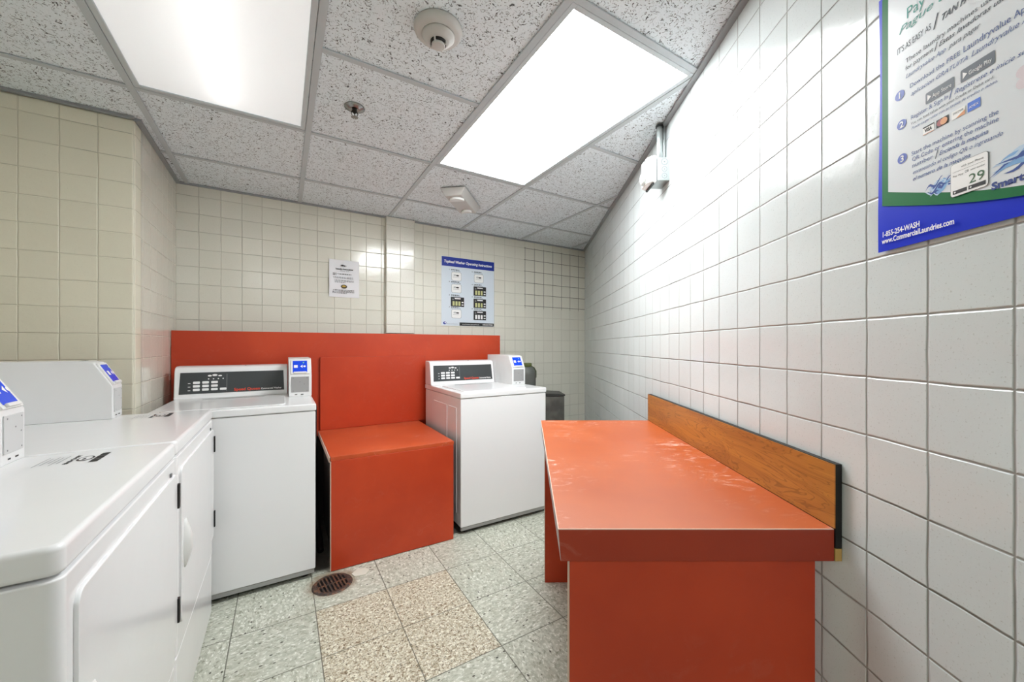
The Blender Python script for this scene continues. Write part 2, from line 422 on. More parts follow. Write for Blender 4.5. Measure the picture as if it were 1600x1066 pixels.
fixture(-1, -2, 'left light panel, its ribbed lens brightest down the middle', LIGHT_A * .25, LIGHT_A * 5)
fixture(1, -2, 'right light panel, evenly glaring white, one corner touching the right wall', LIGHT_B)
fixture(-1, -6, 'added fill light panel over the door, out of view behind the camera', LIGHT_FILL)  # added fixture, out of view, to brighten surfaces that face the camera

# ------------------------------------------------------------------ shared materials
def enamel(name, c, rough=.16):
    m = mat(name, c, rough, spec=.5); t = NT(m); o = t.obj()
    t.bump(t.noise(o, 6, 2), .10, .004)
    return m
M_WHITE = enamel('white_enamel', srgb(236, 236, 237))
M_WHITE2 = enamel('white_powdercoat', srgb(228, 228, 228), .32)
M_PLASW = mat('white_plastic', srgb(228, 228, 226), .4)
M_GREYP = mat('grey_plate', srgb(166, 166, 166), .4, .3)
M_PLATE2 = mat('pale_plate', srgb(205, 205, 205), .35)
M_BLACK = mat('black', srgb(18, 18, 18), .5)
M_RUBBER = mat('black_rubber', srgb(26, 26, 26), .6)
M_PANEL = mat('dark_control_panel', srgb(58, 62, 64), .35)
M_BLUE = mat('blue_screen', srgb(12, 70, 225), .25)
M_LTXT = mat('white_print', srgb(240, 240, 240), .5)
M_RTXT = mat('red_print', srgb(225, 70, 45), .5)
M_DTXT = mat('black_print', srgb(30, 30, 32), .6)
M_GTXT = mat('grey_print', srgb(120, 122, 124), .6)

def red_laminate(name, c, rough=.36, scuff=.5):
    m = mat(name, c, rough); t = NT(m); o = t.obj()
    n = t.noise(o, 2.2, 4, .6); cc = t.mix(t.sm(n, .35, .7), c, (c[0] * 1.18, c[1] * 1.35, c[2] * 1.4, 1))
    sc1 = t.noise(t.comb(t.m('MULTIPLY', t.sep(o)[0], 1.), t.m('MULTIPLY', t.sep(o)[1], 2.2), t.sep(o)[2]), 16, 5, .72, 1.4)
    area = t.noise(o, 3.3, 2)
    f = t.m('MULTIPLY', t.sm(sc1, .53, .70), t.sm(area, .42, .60)); f = t.m('MULTIPLY', f, scuff)
    cc = t.mix(f, cc, srgb(226, 178, 160))
    vd = t.voro(o, 26); sp = t.m('MULTIPLY', t.sm(vd[0], .050, .030), t.m('GREATER_THAN', t.sep(vd[1])[1], .93))
    cc = t.mix(t.m('MULTIPLY', sp, .9), cc, srgb(236, 200, 180)); t.col(cc)
    t.put(t.b.inputs['Roughness'], t.m('ADD', t.m('MULTIPLY', f, .25), t.m('MULTIPLY_ADD', n, .12, rough - .06)))
    t.bump(t.noise(o, 420, 1), .05, .001)
    return m
RED = srgb(184, 58, 24)
M_RED = red_laminate('red_laminate', RED, .42, .04)
M_REDTOP = red_laminate('red_laminate_top', srgb(172, 77, 27), .42, .9); M_REDTOP.node_tree.nodes['Principled BSDF'].inputs['Specular IOR Level'].default_value = 1.0
M_CORE = mat('pale_core_edge', srgb(206, 182, 164), .7)
M_EDGE = mat('pale_edge_band', srgb(182, 168, 166), .5)
M_DKWOOD = mat('weathered_board', srgb(92, 84, 76), .8)

# wood-look laminate
M_WOOD = mat('oak_laminate', srgb(176, 104, 38), .34); t = NT(M_WOOD); o = t.obj(); s = t.sep(o)
gv = t.comb(t.m('MULTIPLY', s[0], 1.4), t.m('MULTIPLY', s[1], 1.), t.m('MULTIPLY', s[2], 9.))
a_ = t.noise(gv, 2.6, 3, .55, 1.1); ln = t.m('SINE', t.m('MULTIPLY', a_, 62.))
fi = t.noise(t.comb(t.m('MULTIPLY', s[0], 5.), s[1], t.m('MULTIPLY', s[2], 260.)), 1.5, 2)
c = t.mix(t.sm(a_, .3, .7), srgb(186, 124, 50), srgb(162, 102, 40)); c = t.mix(t.sm(ln, .72, 1., 0, .5), c, srgb(108, 64, 22))
c = t.mix(t.sm(fi, .5, .75, 0, .4), c, srgb(128, 72, 24)); t.col(c)

# ------------------------------------------------------------------ washers
def washer(x0, yf, label, coin_y, side_label=None):
    """top loading coin washer; x0 left side, yf front face"""
    W_, D_, H_ = .655, .70, .888
    r = thing('washing_machine', label, 'washing machine', (x0, yf, 0), group='top loading coin washers')
    B('cabinet', M_WHITE, (.003, W_ - .003, .004, D_, .045, H_ - .037), r, bev=.006)
    B('toe_strip', M_GREYP, (.008, W_ - .008, .010, .03, .022, .044), r, bev=.002)
    bm = bmesh.new()
    for fx in (.05, W_ - .05):
        for fy in (.06, D_ - .06): lathe(bm, [(0, 0), (.02, 0), (.02, .012), (.008, .016), (.008, .046), (0, .046)], 16, center=(fx, fy, 0))
    for k, (fx, fy) in enumerate([(.05, .06), (W_ - .05, .06), (.05, D_ - .06), (W_ - .05, D_ - .06)]):
        bb = bmesh.new(); lathe(bb, [(0, 0), (.02, 0), (.02, .012), (.008, .016), (.008, .046), (0, .046)], 16, center=(fx, fy, 0))
        finish(bb, 'foot', M_RUBBER, r, smooth=True)
    bm.free()
    # deck with a turned down front rim
    bm = bmesh.new(); box(bm, 0, W_, 0, D_ + .005, H_ - .035, H_)
    finish(bm, 'deck', M_WHITE, r, bev=.006, seg=3)
    # lid, slightly domed in the middle of the deck
    bm = bmesh.new(); prism(bm, rrect(.045, W_ - .135, .035, .47, .03), H_, H_ + .006, 'z')
    lid = finish(bm, 'lid', M_WHITE, r, bev=.003, seg=3)
    bm = bmesh.new(); prism(bm, rrect(.14, W_ - .23, .43, .462, .012), H_ + .006, H_ + .0075, 'z')
    finish(bm, 'lid_grip', M_GREYP, lid, bev=.0005, seg=1)
    # embossed side ribs
    bm = bmesh.new()
    for a, b_ in ((.07, .20), (.24, .50)):
        for (p0, p1, q0, q1) in ((a, a + .006, .12, H_ - .10), (a, b_, H_ - .106, H_ - .10)):
            box(bm, -.0005, .0045, p0, p1, q0, q1)
    finish(bm, 'side_rib', M_WHITE, r, bev=.001)
    # console
    cx0, cx1 = .0, .535
    prof = [(.555, H_), (.566, H_ + .012), (.588, H_ + .150), (.600, H_ + .172), (.625, H_ + .180), (D_, H_ + .180), (D_, H_)]
    bm = bmesh.new(); prism(bm, prof, cx0, cx1, 'x')
    con = finish(bm, 'console', M_WHITE, r, bev=.008, seg=3)
    n = Vector((0, .022, .138)).normalized(); nz = Vector((0, -n.z, n.y))
    M = frame((cx0, .5675, H_ + .014), (1, 0, 0), n, nz)
    wd = cx1 - cx0
    bm = bmesh.new()
    vs = [bm.verts.new(M @ Vector((p[0], p[1], d))) for d in (0.0, .003) for p in ((.022, .012), (wd - .018, .012), (wd - .022, .132), (.026, .132))]
    bm.faces.new(vs[4:]); 
    for k in range(4): bm.faces.new([vs[k], vs[(k + 1) % 4], vs[4 + (k + 1) % 4], vs[4 + k]])
    pan = finish(bm, 'control_panel', M_PANEL, con)
    bm = bmesh.new()
    for k in range(4): disc(bm, .150 + k * .022, .094, .0035, .0036, 0, M, 10)
    finish(bm, 'indicator_marks', M_LTXT, pan); bm = bmesh.new()
    disc(bm, .155, .112, .009, .0036, 0, M, 16, ry=.005); disc(bm, .178, .115, .012, .0036, 0, M, 16, ry=.006); disc(bm, .202, .111, .009, .0036, 0, M, 16, ry=.004)
    finish(bm, 'emblem', M_LTXT, pan); bm = bmesh.new()
    for k in range(3): rect(bm, .060, .071, .030 + .020 * k, .033 + .020 * k, .0036, 0, M)
    finish(bm, 'panel_symbols', M_LTXT, pan)
    bm = bmesh.new(); rect(bm, .232, .235, .020, .120, .0036, 0, M); finish(bm, 'divider_line', M_GTXT, pan)
    bm = bmesh.new(); text(bm, 'Speed Queen', wd * .50, .020, .0155, wd * .235, 0, .0036, M=M, bold=.0005); finish(bm, 'brand_lettering', M_RTXT, pan)
    bm = bmesh.new(); text(bm, 'Commercial Washer', wd * .745, .021, .010, wd * .195, 0, .0036, M=M, bold=.0004); finish(bm, 'type_lettering', M_LTXT, pan)
    keys = [(.082 + .040 * a, .028 + .020 * b_) for a in range(3) for b_ in range(3)] + [(.202, .028)]
    for kx, ky in keys:
        bm = bmesh.new(); pts = rrect(kx, kx + .030, ky, ky + .013, .003, 2)
        lo = [bm.verts.new(M @ Vector((p[0], p[1], .003))) for p in pts]; hi = [bm.verts.new(M @ Vector((p[0], p[1], .0055))) for p in pts]
        bm.faces.new(hi)
        for k in range(len(pts)): bm.faces.new([lo[k], lo[(k + 1) % len(pts)], hi[(k + 1) % len(pts)], hi[k]])
        finish(bm, 'button', M_LTXT, pan)
    bm = bmesh.new(); lathe(bm, [(0, .002), (.004, .0015), (.005, 0)], 14, center=(cx0 + wd * .60, .61, H_ + .178))
    finish(bm, 'lock', M_BLACK, con)
    # coin and card meter
    a, b_ = W_ - .116, W_
    coin_meter(r, a, b_, coin_y, D_, H_, 'washer')
    # print on the deck in front of the meter
    bm = bmesh.new()
    text(bm, 'Tarjeta / Card', a + .02, coin_y - .045, .010, .085, 0, H_ + .0006)
    finish(bm, 'deck_print', M_GTXT, r)
    return r

def coin_meter(parent, a, b_, y0, y1, zb, kind):
    """box with vertical front, sloping display face and flat top. Front looks to -y of the parent."""
    mw = Matrix.Identity(4)
    prof = [(y0, zb), (y0, zb + .124), (y0 + .052, zb + .216), (y0 + .075, zb + .222), (y1, zb + .222), (y1, zb)]
    bm = bmesh.new(); prism(bm, prof, a, b_, 'x')
    bx = finish(bm, 'coin_meter', M_WHITE2, parent, bev=.003)
    n = Vector((0, .052, .092)).normalized(); nz = Vector((0, -n.z, n.y))
    M = frame((a, y0, zb + .124), (1, 0, 0), n, nz); w_ = b_ - a; L = .1057
    def plate(name, x0_, x1_, v0, v1, d0, d1, m, MM, par):
        bm = bmesh.new(); pts = [(x0_, v0), (x1_, v0), (x1_, v1), (x0_, v1)]
        lo = [bm.verts.new(MM @ Vector((p[0], p[1], d0))) for p in pts]; hi = [bm.verts.new(MM @ Vector((p[0], p[1], d1))) for p in pts]
        bm.faces.new(hi); bm.faces.new(lo[::-1])
        for k in range(4): bm.faces.new([lo[k], lo[(k + 1) % 4], hi[(k + 1) % 4], hi[k]])
        return finish(bm, name, m, par, bev=.001, seg=1)
    rd = plate('card_reader', .010, w_ - .010, .006, L - .006, 0, .006, M_PLASW, M, bx)
    scn = plate('screen', .020, w_ - .022, .016, L - .014, .006, .0075, M_BLUE, M, rd)
    bm = bmesh.new(); rect(bm, .026, .045, .045, .063, .0082, 0, M)
    flat(bm, [(.058, .054), (.070, .064), (.070, .044)], .0082, 0, M); disc(bm, .080, .054, .006, .0082, 0, M, 12)
    disc(bm, .075, .078, .0035, .0082, 1, M, 10)
    finish(bm, 'screen_print', M_LTXT, scn, mats=[M_LTXT, mat('green_light', srgb(110, 210, 120), .5)])
    plate('card_slot', .024, w_ - .026, .009, .018, .006, .013, M_PLASW, M, rd)
    M2 = frame((a, y0, zb), (1, 0, 0), (0, 0, 1), (0, -1, 0))
    pl = plate('coin_plate', .012, w_ - .014, .026, .116, 0, .003, M_GREYP if kind == 'washer' else M_PLATE2, M2, bx)
    for (qx, qz) in ((.022, .034), (w_ - .024, .034), (.022, .108), (w_ - .024, .108), (.055, .085), (.078, .072)):
        bm = bmesh.new(); disc(bm, qx, qz, .0022, .0036, 0, M2, 10)
        finish(bm, 'rivet', M_GTXT, pl)
    bm = bmesh.new(); rect(bm, .030, .042, .010, .014, .0008, 0, M2); rect(bm, .060, .074, .010, .014, .0008, 0, M2)
    finish(bm, 'vent_slot', M_BLACK, bx)
    bm = bmesh.new(); rect(bm, .02, w_ - .02, y0 + .085, y0 + .097, zb + .2226, 0)
    finish(bm, 'top_slot', M_DTXT, bx)
    return bx

washer(-.507, 2.235, 'white top loading washer left of the red bench, in the corner beside the dryers', .37)
washer(.943, 2.246, 'white top loading washer right of the red bench, near the grey cabinet', .285)

# ------------------------------------------------------------------ dryers (fronts look to +x)
def dryer(yc0, label):
    W_, H_ = .686, .905
    X1 = -.263; X0 = -.97
    r = thing('dryer', label, 'dryer', (X1, yc0, 0), group='coin dryers side by side on the left')
    D_ = X1 - X0
    B('cabinet', M_WHITE, (-D_, -.068, .003, W_ - .003, .02, H_ - .047), r, bev=.004)
    # wrap-round front with rounded upright edges
    def wrap(z0, z1, x_off=0.):
        bm = bmesh.new(); rr = .017
        pts = [(-.067, 0), (-.067, W_)]
        for k in range(8): a = R(90 - 90 * k / 7); pts.append((-rr + rr * math.cos(a) + x_off, W_ - rr + rr * math.sin(a)))
        for k in range(8): a = R(-90 * k / 7); pts.append((-rr + rr * math.cos(a) + x_off, rr + rr * math.sin(a)))
        prism(bm, pts, z0, z1, 'z'); return bm
    fp = finish(wrap(.268, H_ - .048), 'front_panel', M_WHITE, r, bev=.003, seg=2)
    lp = finish(wrap(.012, .262, -.002), 'lower_panel', M_WHITE, r, bev=.005, seg=3)
    # deck
    bm = bmesh.new(); rr = .017; pts = [(-D_, .001), (-D_, W_ - .001)]
    for k in range(8): a = R(90 - 90 * k / 7); pts.append((-rr + rr * math.cos(a), W_ - .001 - rr + rr * math.sin(a)))
    for k in range(8): a = R(-90 * k / 7); pts.append((-rr + rr * math.cos(a), .001 + rr + rr * math.sin(a)))
    prism(bm, pts, H_ - .044, H_, 'z')
    dk = finish(bm, 'deck', M_WHITE, r, bev=.009, seg=4)
    # door with hinges at its far edge
    bm = bmesh.new(); prism(bm, rrect(.036, W_ - .012, .345, .818, .022), -.002, .006, 'x')
    door = finish(bm, 'door', M_WHITE, r, bev=.002, seg=2)
    for z in (.385, .715):
        bm = bmesh.new(); box(bm, .002, .011, W_ - .018, W_ - .004, z, z + .07)
        finish(bm, 'hinge', M_BLACK, door, bev=.001, seg=1)
    bm = bmesh.new(); n = 14
    # scooped pull handle
    for k in range(n):
        pass
    ring = []; HC = .078; HB = .0055
    for k in range(n + 1):
        z = .502 + .147 * k / n; s_ = math.sin(PI * k / n)
        ww = .012 + .012 * s_; dd_ = .004 + .016 * s_
        ring.append([bm.verts.new(v_) for v_ in ((HB, HC - ww, z), (HB + dd_ * .8, HC - ww * .8, z), (HB + dd_, HC, z), (HB + dd_ * .45, HC + ww, z), (HB, HC + ww, z))])
    for A, C in zip(ring, ring[1:]):
        for k in range(4): bm.faces.new([A[k], A[k + 1], C[k + 1], C[k]])
    bm.faces.new(ring[0]); bm.faces.new(ring[-1][::-1])
    finish(bm, 'handle', M_PLASW, door, smooth=True)
    bm = bmesh.new(); box(bm, -.001, .004, W_ - .075, W_ - .065, .822, .832)
    finish(bm, 'catch', M_GTXT, fp)
    # console along the rear, coin meter at its far end
    bm = bmesh.new(); prism(bm, [(-D_, H_), (-D_, H_ + .17), (-D_ + .06, H_ + .17), (-D_ + .09, H_ + .15), (-D_ + .105, H_)], .005, W_ - .11, 'y')
    finish(bm, 'console', M_WHITE, r, bev=.005)
    piv = bpy.data.objects.new('meter_mount', None)
    # coin meter built with its front turned to +x
    n0 = set(bpy.data.objects)
    bx = coin_meter(r, 0, .104, 0, .40, 0, 'dryer')
    bx.matrix_basis = Matrix.Translation((-.287, W_ - .104 - .002, H_)) @ Matrix.Rotation(PI / 2, 4, 'Z')
    bpy.data.objects.remove(piv)
    # instruction label printed on the deck (its square code left out)
    bm = bmesh.new(); M = frame((-.227, .632, H_ + .0004), (0, -1, 0), (1, 0, 0), (0, 0, 1)) @ Matrix.Diagonal((1.05, .62, 1, 1))
    for k in range(3): rect(bm, .0 + .031 * k, .029 + .031 * k, .150, .175, 0, 0, M)
    disc(bm, .045, .122, .024, 0, 0, M, 24); disc(bm, .045, .122, .018, .0003, 1, M, 24); disc(bm, .050, .120, .010, .0005, 0, M, 16, ry=.005)
    text(bm, 'MACHINE', .003, .080, .013, .085, 0, 0, M=M, bold=.0008)
    for k in range(5): rect(bm, .01 * (k % 2), .085 - .012 * (k % 3), .0 + .014 * k, .003 + .014 * k, 0, 2, M)
    finish(bm, 'deck_label', M_DTXT, dk, mats=[M_DTXT, M_WHITE, M_GTXT])
    return r
dryer(.800, 'nearest white dryer, filling the lower left corner of the picture')
dryer(1.494, 'white dryer between the nearest dryer and the corner washer')

# ------------------------------------------------------------------ red boards and bench
B1 = B('backboard', M_RED, (LX + .004, 1.642, 3.018, 3.036, 0, 1.275), bev=.0015)
B('shade_board', mat('gap_shade', srgb(46, 42, 38), .85), (LX + .006, 1.640, 3.010, 3.0175, .002, .56), B1)  # dark sheet standing in for the shade in the gap beside the bench
tag(B1, 'long red laminate backboard standing behind the two washers and the bench', 'backboard')
bm = bmesh.new(); prism(bm, [(-1.19, 0), (-.70, 0), (-.70, 1.112), (-1.19, 1.112)], LRET - .022, LRET - .004, 'y')
B2 = finish(bm, 'backboard', mat('dark_red_board', srgb(120, 44, 30), .5), bev=.001)
tag(B2, 'dark red board against the cream tiled wall behind the dryers', 'backboard')

bench = thing('bench', 'low red laminate bench box between the two washers', 'bench', (.217, 2.248, 0))
bm = bmesh.new()
prism(bm, [(-.002, 0), (.678, -.012), (.690, .748), (-.006, .748)], .578, .600, 'z')
M_BT = red_laminate('bench_top', srgb(186, 76, 38), .38, .4)
finish(bm, 'top', M_BT, bench, bev=.0012, seg=1)
B('top_edge', M_CORE, (-.009, -.004, .012, .74, .570, .5985), bench, bev=.001, seg=1)
B('front_panel', M_RED, (.0, .674, -.004, .014, .003, .5775), bench, mw=Matrix.Rotation(R(-1.0), 4, 'Z'), bev=.0012, seg=1)
B('front_panel_edge', M_CORE, (-.004, .0, -.003, .013, .003, .577), bench)
B('back_panel', M_RED, (.005, .745, .7485, .767, .6005, 1.105), bench, bev=.0015)
B('inner_support', M_DKWOOD, (.022, .040, .30, .70, .0, .575), bench, bev=.001)

# hoses in the gap beside the bench
bm = bmesh.new(); tube(bm, [(.172, 2.80, .80), (.170, 2.79, .55), (.176, 2.76, .25), (.185, 2.70, .05), (.19, 2.60, .022), (.185, 2.48, .018)], .017, 12)
tag(finish(bm, 'drain_hose', M_RUBBER, smooth=True), 'black rubber hose hanging in the dark gap left of the bench', 'hose')

# ------------------------------------------------------------------ folding table by the right wall
tb = thing('folding_table', 'red laminate folding table with wood backsplash against the right wall', 'table', (*cf(.36, 1.37), 0), -YAW)
def T_(lat, dep): return (lat - .36, dep - 1.37)
zt, zb_ = .807, .740
top = [T_(.0752, .797), T_(.6447, .797), T_(.641, 1.957), T_(.0971, 1.957)]
bot = [T_(.0805, .797), T_(.6447, .797), T_(.641, 1.957), T_(.1022, 1.957)]
bm = bmesh.new()
A = [bm.verts.new((*p, zt)) for p in top]; C = [bm.verts.new((*p, zb_)) for p in bot]
f = bm.faces.new(A); f.material_index = 0
f = bm.faces.new(C[::-1]); f.material_index = 1
for k in range(4):
    f = bm.faces.new([A[k], C[k], C[(k + 1) % 4], A[(k + 1) % 4]]); f.material_index = 2 if k == 3 else 1
M_RED2 = red_laminate('red_laminate_edge', srgb(156, 48, 22), .45, .1)
finish(bm, 'tabletop', M_REDTOP, tb, bev=.0018, seg=2, mats=[M_REDTOP, M_RED2, M_EDGE])
M_WORN = mat('worn_edge', srgb(222, 196, 180), .6)
bm = bmesh.new(); a_, c_ = top[0], top[1]
box(bm, a_[0], c_[0] - .002, a_[1] - .0004, a_[1] + .0012, zt - .0014, zt + .0004)
finish(bm, 'worn_front_edge', M_WORN, tb)
bm = bmesh.new(); prism(bm, [(top[0][0] - .0004, top[0][1]), (top[0][0] + .0014, top[0][1]), (top[3][0] + .0014, top[3][1]), (top[3][0] - .0004, top[3][1])], zt - .0014, zt + .0004, 'z')
finish(bm, 'worn_side_edge', M_WORN, tb)
def leg(l0, l1, d0, d1):
    a = T_(l0, d0); b_ = T_(l1, d1)
    lg = B('leg_panel', M_RED, (a[0] + .002, b_[0], a[1], b_[1], .0, zb_), tb, bev=.001, seg=1)
    B('edge_band', M_CORE, (a[0] - .0005, a[0] + .0018, a[1] + .0008, b_[1] - .0008, .001, zb_ - .001), lg)
leg(.0976, .609, .802, .821)
leg(.1155, .605, 1.934, 1.954)
# backsplash: wood-look board with a black core edge
def bs(name, m, l0a, l1a, d0, d1, z0, z1, parent, l0b=None, l1b=None, bev=0):
    l0b = l0a if l0b is None else l0b; l1b = l1a if l1b is None else l1b
    bm = bmesh.new(); prism(bm, [T_(l0a, d0), T_(l1a, d0), T_(l1b, d1), T_(l0b, d1)], z0, z1, 'z')
    return finish(bm, name, m, parent, bev=bev)
M_BSW = M_WOOD
o_ = bmesh.new(); 
bsp = bs('backsplash', M_BLACK, .6475, .6605, .798, 1.962, .766, .940, tb, .6430, .6570)
face = bmesh.new()
L_ = math.hypot(.007, 1.164)
fa = finish(face, 'backsplash_face', M_WOOD, bsp) if False else None
bm = bmesh.new(); box(bm, 0, 1.164, 0, .0022, 0, .131)
p0 = T_(.6468, .797); p1 = T_(.6420, 1.961); ang = math.atan2(p1[1] - p0[1], p1[0] - p0[0])
finish(bm, 'wood_face', M_WOOD, bsp, mw=Matrix.Translation((p0[0], p0[1], .808)) @ Matrix.Rotation(ang, 4, 'Z'))
bs('wood_strip', mat('raw_wood', srgb(196, 160, 92), .7), .6470, .6605, .798, .86, .740, .7655, bsp, .6466, .6600)

# ------------------------------------------------------------------ grey cabinet and jug in the far corner
M_CAB = mat('dark_grey_cabinet', srgb(98, 98, 94), .38, .35); t = NT(M_CAB); o = t.obj()
t.col(t.mix(t.sm(t.noise(o, 7, 3), .35, .7), srgb(84, 84, 80), srgb(122, 121, 115)))
cb = thing('grey_cabinet', 'dark grey metal cabinet standing behind the right washer in the corner', 'cabinet', (1.94, 2.86, 0), R(-26))
B('body', M_CAB, (-.22, .215, -.12, .12, 0, .745), cb, bev=.004)
bm = bmesh.new(); prism(bm, [(-.225, .747), (.221, .747), (.221, .763), (-.225, .790)], -.126, .126, 'y')
finish(bm, 'lid', mat('cabinet_lid', srgb(62, 62, 60), .4, .3), cb, bev=.003)
jg = thing('jug', 'grey plastic jug with olive cap, on the grey cabinet behind the right coin meter', 'jug', (1.838, 2.875, .786))
bm = bmesh.new(); lathe(bm, [(0, 0), (.070, 0), (.075, .01), (.075, .14), (.070, .175), (.052, .205), (.040, .214), (0, .214)], 28)
finish(bm, 'body', mat('grey_jug', srgb(92, 94, 90), .5), jg, smooth=True)
bm = bmesh.new(); lathe(bm, [(0, .247), (.036, .247), (.040, .240), (.040, .212), (0, .212)], 24)
finish(bm, 'cap', mat('olive_cap', srgb(96, 104, 58), .5), jg, smooth=True)
bm = bmesh.new(); tube(bm, [(.040, 0, .212), (.068, 0, .200), (.088, 0, .170), (.088, 0, .12), (.07, 0, .095)], .009, 10)
finish(bm, 'handle', mat('olive_handle', srgb(80, 86, 62), .5), jg, smooth=True)

# ------------------------------------------------------------------ floor drain and debris
dn = thing('floor_drain', 'round rusty slotted drain grate in the floor by the corner washer', 'drain', (.212, 2.128, 0), R(8))
M_IRON = mat('rusty_iron', srgb(96, 78, 70), .6, .6); t = NT(M_IRON); o = t.obj()
t.col(t.mix(t.sm(t.noise(o, 60, 3), .4, .65), srgb(84, 74, 70), srgb(128, 92, 72))); t.bump(t.noise(o, 150, 2), .5, .002)
bm = bmesh.new(); lathe(bm, [(.072, .001), (.072, .006), (.086, .006), (.092, .0005), (.072, .0005)], 48)
finish(bm, 'rim', M_IRON, dn, smooth=False)
bm = bmesh.new(); lathe(bm, [(0, .0012), (.073, .0012), (.073, .0004), (0, .0004)], 40)
finish(bm, 'pit', M_BLACK, dn)
bm = bmesh.new()
for k in range(-4, 5):
    x = k * .0165; L = math.sqrt(max(0, .073 ** 2 - x * x))
    if L > .02:
        bm2 = None; box(bm, x - .0038, x + .0038, -L, L, .0015, .0065)
box(bm, -.073, .073, -.004, .004, .0014, .0062)
finish(bm, 'grate', M_IRON, dn, bev=.001, seg=1)
bm = bmesh.new(); prism(bm, [(0, 0), (.05, -.012), (.075, .02), (.06, .055), (.02, .06), (-.01, .03)], .0002, .004, 'z')
tag(finish(bm, 'tile_chip', mat('chip', srgb(214, 212, 198), .6), mw=Matrix.Translation((.315, 2.135, 0))), 'broken pale floor tile chip right of the drain', 'tile chip')

# ------------------------------------------------------------------ things on the ceiling
M_OFFW = mat('aged_white_plastic', srgb(196, 195, 192), .45)
sd = thing('smoke_detector', 'round off-white smoke detector on the ceiling between the two lights', 'smoke detector', (.426, 1.196, CEIL + .007))
bm = bmesh.new(); lathe(bm, [(0, 0), (.075, 0), (.077, -.006), (.074, -.014), (.064, -.024), (.0, -.024)], 56)
finish(bm, 'base', M_OFFW, sd, smooth=True)
bm = bmesh.new(); lathe(bm, [(.0, -.0235), (.051, -.0235), (.051, -.028), (.047, -.033), (.036, -.040), (.030, -.044), (0, -.044)], 56)
hd = finish(bm, 'head', M_OFFW, sd, smooth=True)
bm = bmesh.new(); lathe(bm, [(0, -.044), (.0255, -.044), (.0245, -.052), (0, -.052)], 40)
finish(bm, 'sensor_gap', M_BLACK, hd)
bm = bmesh.new(); lathe(bm, [(0, -.052), (.0215, -.052), (.021, -.058), (.018, -.060), (0, -.060)], 40)
for k in range(4):
    a = PI / 4 + k * PI / 2; M = Matrix.Rotation(a, 4, 'Z'); vs = box(bm, .019, .0285, -.0025, .0025, -.056, -.043)
    bmesh.ops.transform(bm, matrix=M, verts=vs)
finish(bm, 'cap', M_OFFW, hd, smooth=False, bev=.0006, seg=1)

sp = thing('sprinkler', 'chrome fire sprinkler head under the ceiling tile', 'sprinkler', (.262, 1.778, CEIL + .007))
M_CHR = mat('chrome', srgb(150, 150, 148), .22, 1)
bm = bmesh.new(); lathe(bm, [(.0, -.001), (.040, -.001), (.041, -.004), (.030, -.007), (.024, -.012), (.016, -.012), (.0, -.010)], 40)
finish(bm, 'escutcheon', M_CHR, sp, smooth=True)
bm = bmesh.new(); lathe(bm, [(0, -.010), (.010, -.010), (.010, -.022), (.006, -.026), (0, -.026)], 20)
finish(bm, 'valve', mat('dark_bronze', srgb(50, 48, 46), .4, .8), sp, smooth=True)
bm = bmesh.new()
tube(bm, [(.009, 0, -.018), (.013, 0, -.028), (.010, 0, -.038), (.003, 0, -.044)], .002, 8); tube(bm, [(-.009, 0, -.018), (-.013, 0, -.028), (-.010, 0, -.038), (-.003, 0, -.044)], .002, 8)
tube(bm, [(0, 0, -.026), (0, 0, -.044)], .0022, 8)
finish(bm, 'frame', M_CHR, sp, smooth=True)
bm = bmesh.new(); lathe(bm, [(0, -.044), (.006, -.044)], 24)
for k in range(12):
    a0 = 2 * PI * k / 12; a1 = a0 + 2 * PI / 12 * .62; am = .5 * (a0 + a1)
    pts = [(.006 * math.cos(a0), .006 * math.sin(a0)), (.014 * math.cos(a0), .014 * math.sin(a0)), (.0145 * math.cos(am), .0145 * math.sin(am)), (.014 * math.cos(a1), .014 * math.sin(a1)), (.006 * math.cos(a1), .006 * math.sin(a1))]
    prism(bm, pts, -.0448, -.0438, 'z')
lathe(bm, [(0, -.0450), (.0075, -.0450), (.0075, -.0436), (0, -.0436)], 24)
finish(bm, 'deflector', M_CHR, sp)

M_AW = mat('alarm_white', srgb(226, 226, 224), .4)
al = thing('alarm_unit', 'white wedge shaped alarm unit with two openings, on the ceiling near the back wall', 'alarm', (1.045, 2.47, CEIL), R(-40))
# local y = long axis
bm = bmesh.new()
lo = [(-.085, -.19), (.085, -.19), (.085, .19), (-.085, .19)]; hi = [(-.062, -.165), (.050, -.175), (.055, .175), (-.062, .165)]
A = [bm.verts.new((*p, .0)) for p in lo]; C = [bm.verts.new((*p, -.048)) for p in hi]
bm.faces.new(A); bm.faces.new(C[::-1])
for k in range(4): bm.faces.new([A[k], C[k], C[(k + 1) % 4], A[(k + 1) % 4]])
ab = finish(bm, 'body', M_OFFW, al, bev=.006, seg=3)
for yy, rad in ((-.10, .050), (.125, .038)):
    bm = bmesh.new(); lathe(bm, [(rad * 1.12, -.047), (rad * 1.12, -.051), (rad, -.051)], 28)
    pts = []
    bm.free(); bm = bmesh.new()
    n = 16
    outer = [(rad * math.cos(PI + PI * k / n), rad * math.sin(PI + PI * k / n)) for k in range(n + 1)]
    prism(bm, [(p[0], p[1] + yy) for p in outer], -.062, -.047, 'z')
    finish(bm, 'lens', M_AW, ab, bev=.003)
    bm = bmesh.new(); box(bm, -rad, rad, yy + .002, yy + .009, -.050, -.047)
    finish(bm, 'slot', M_BLACK, ab)

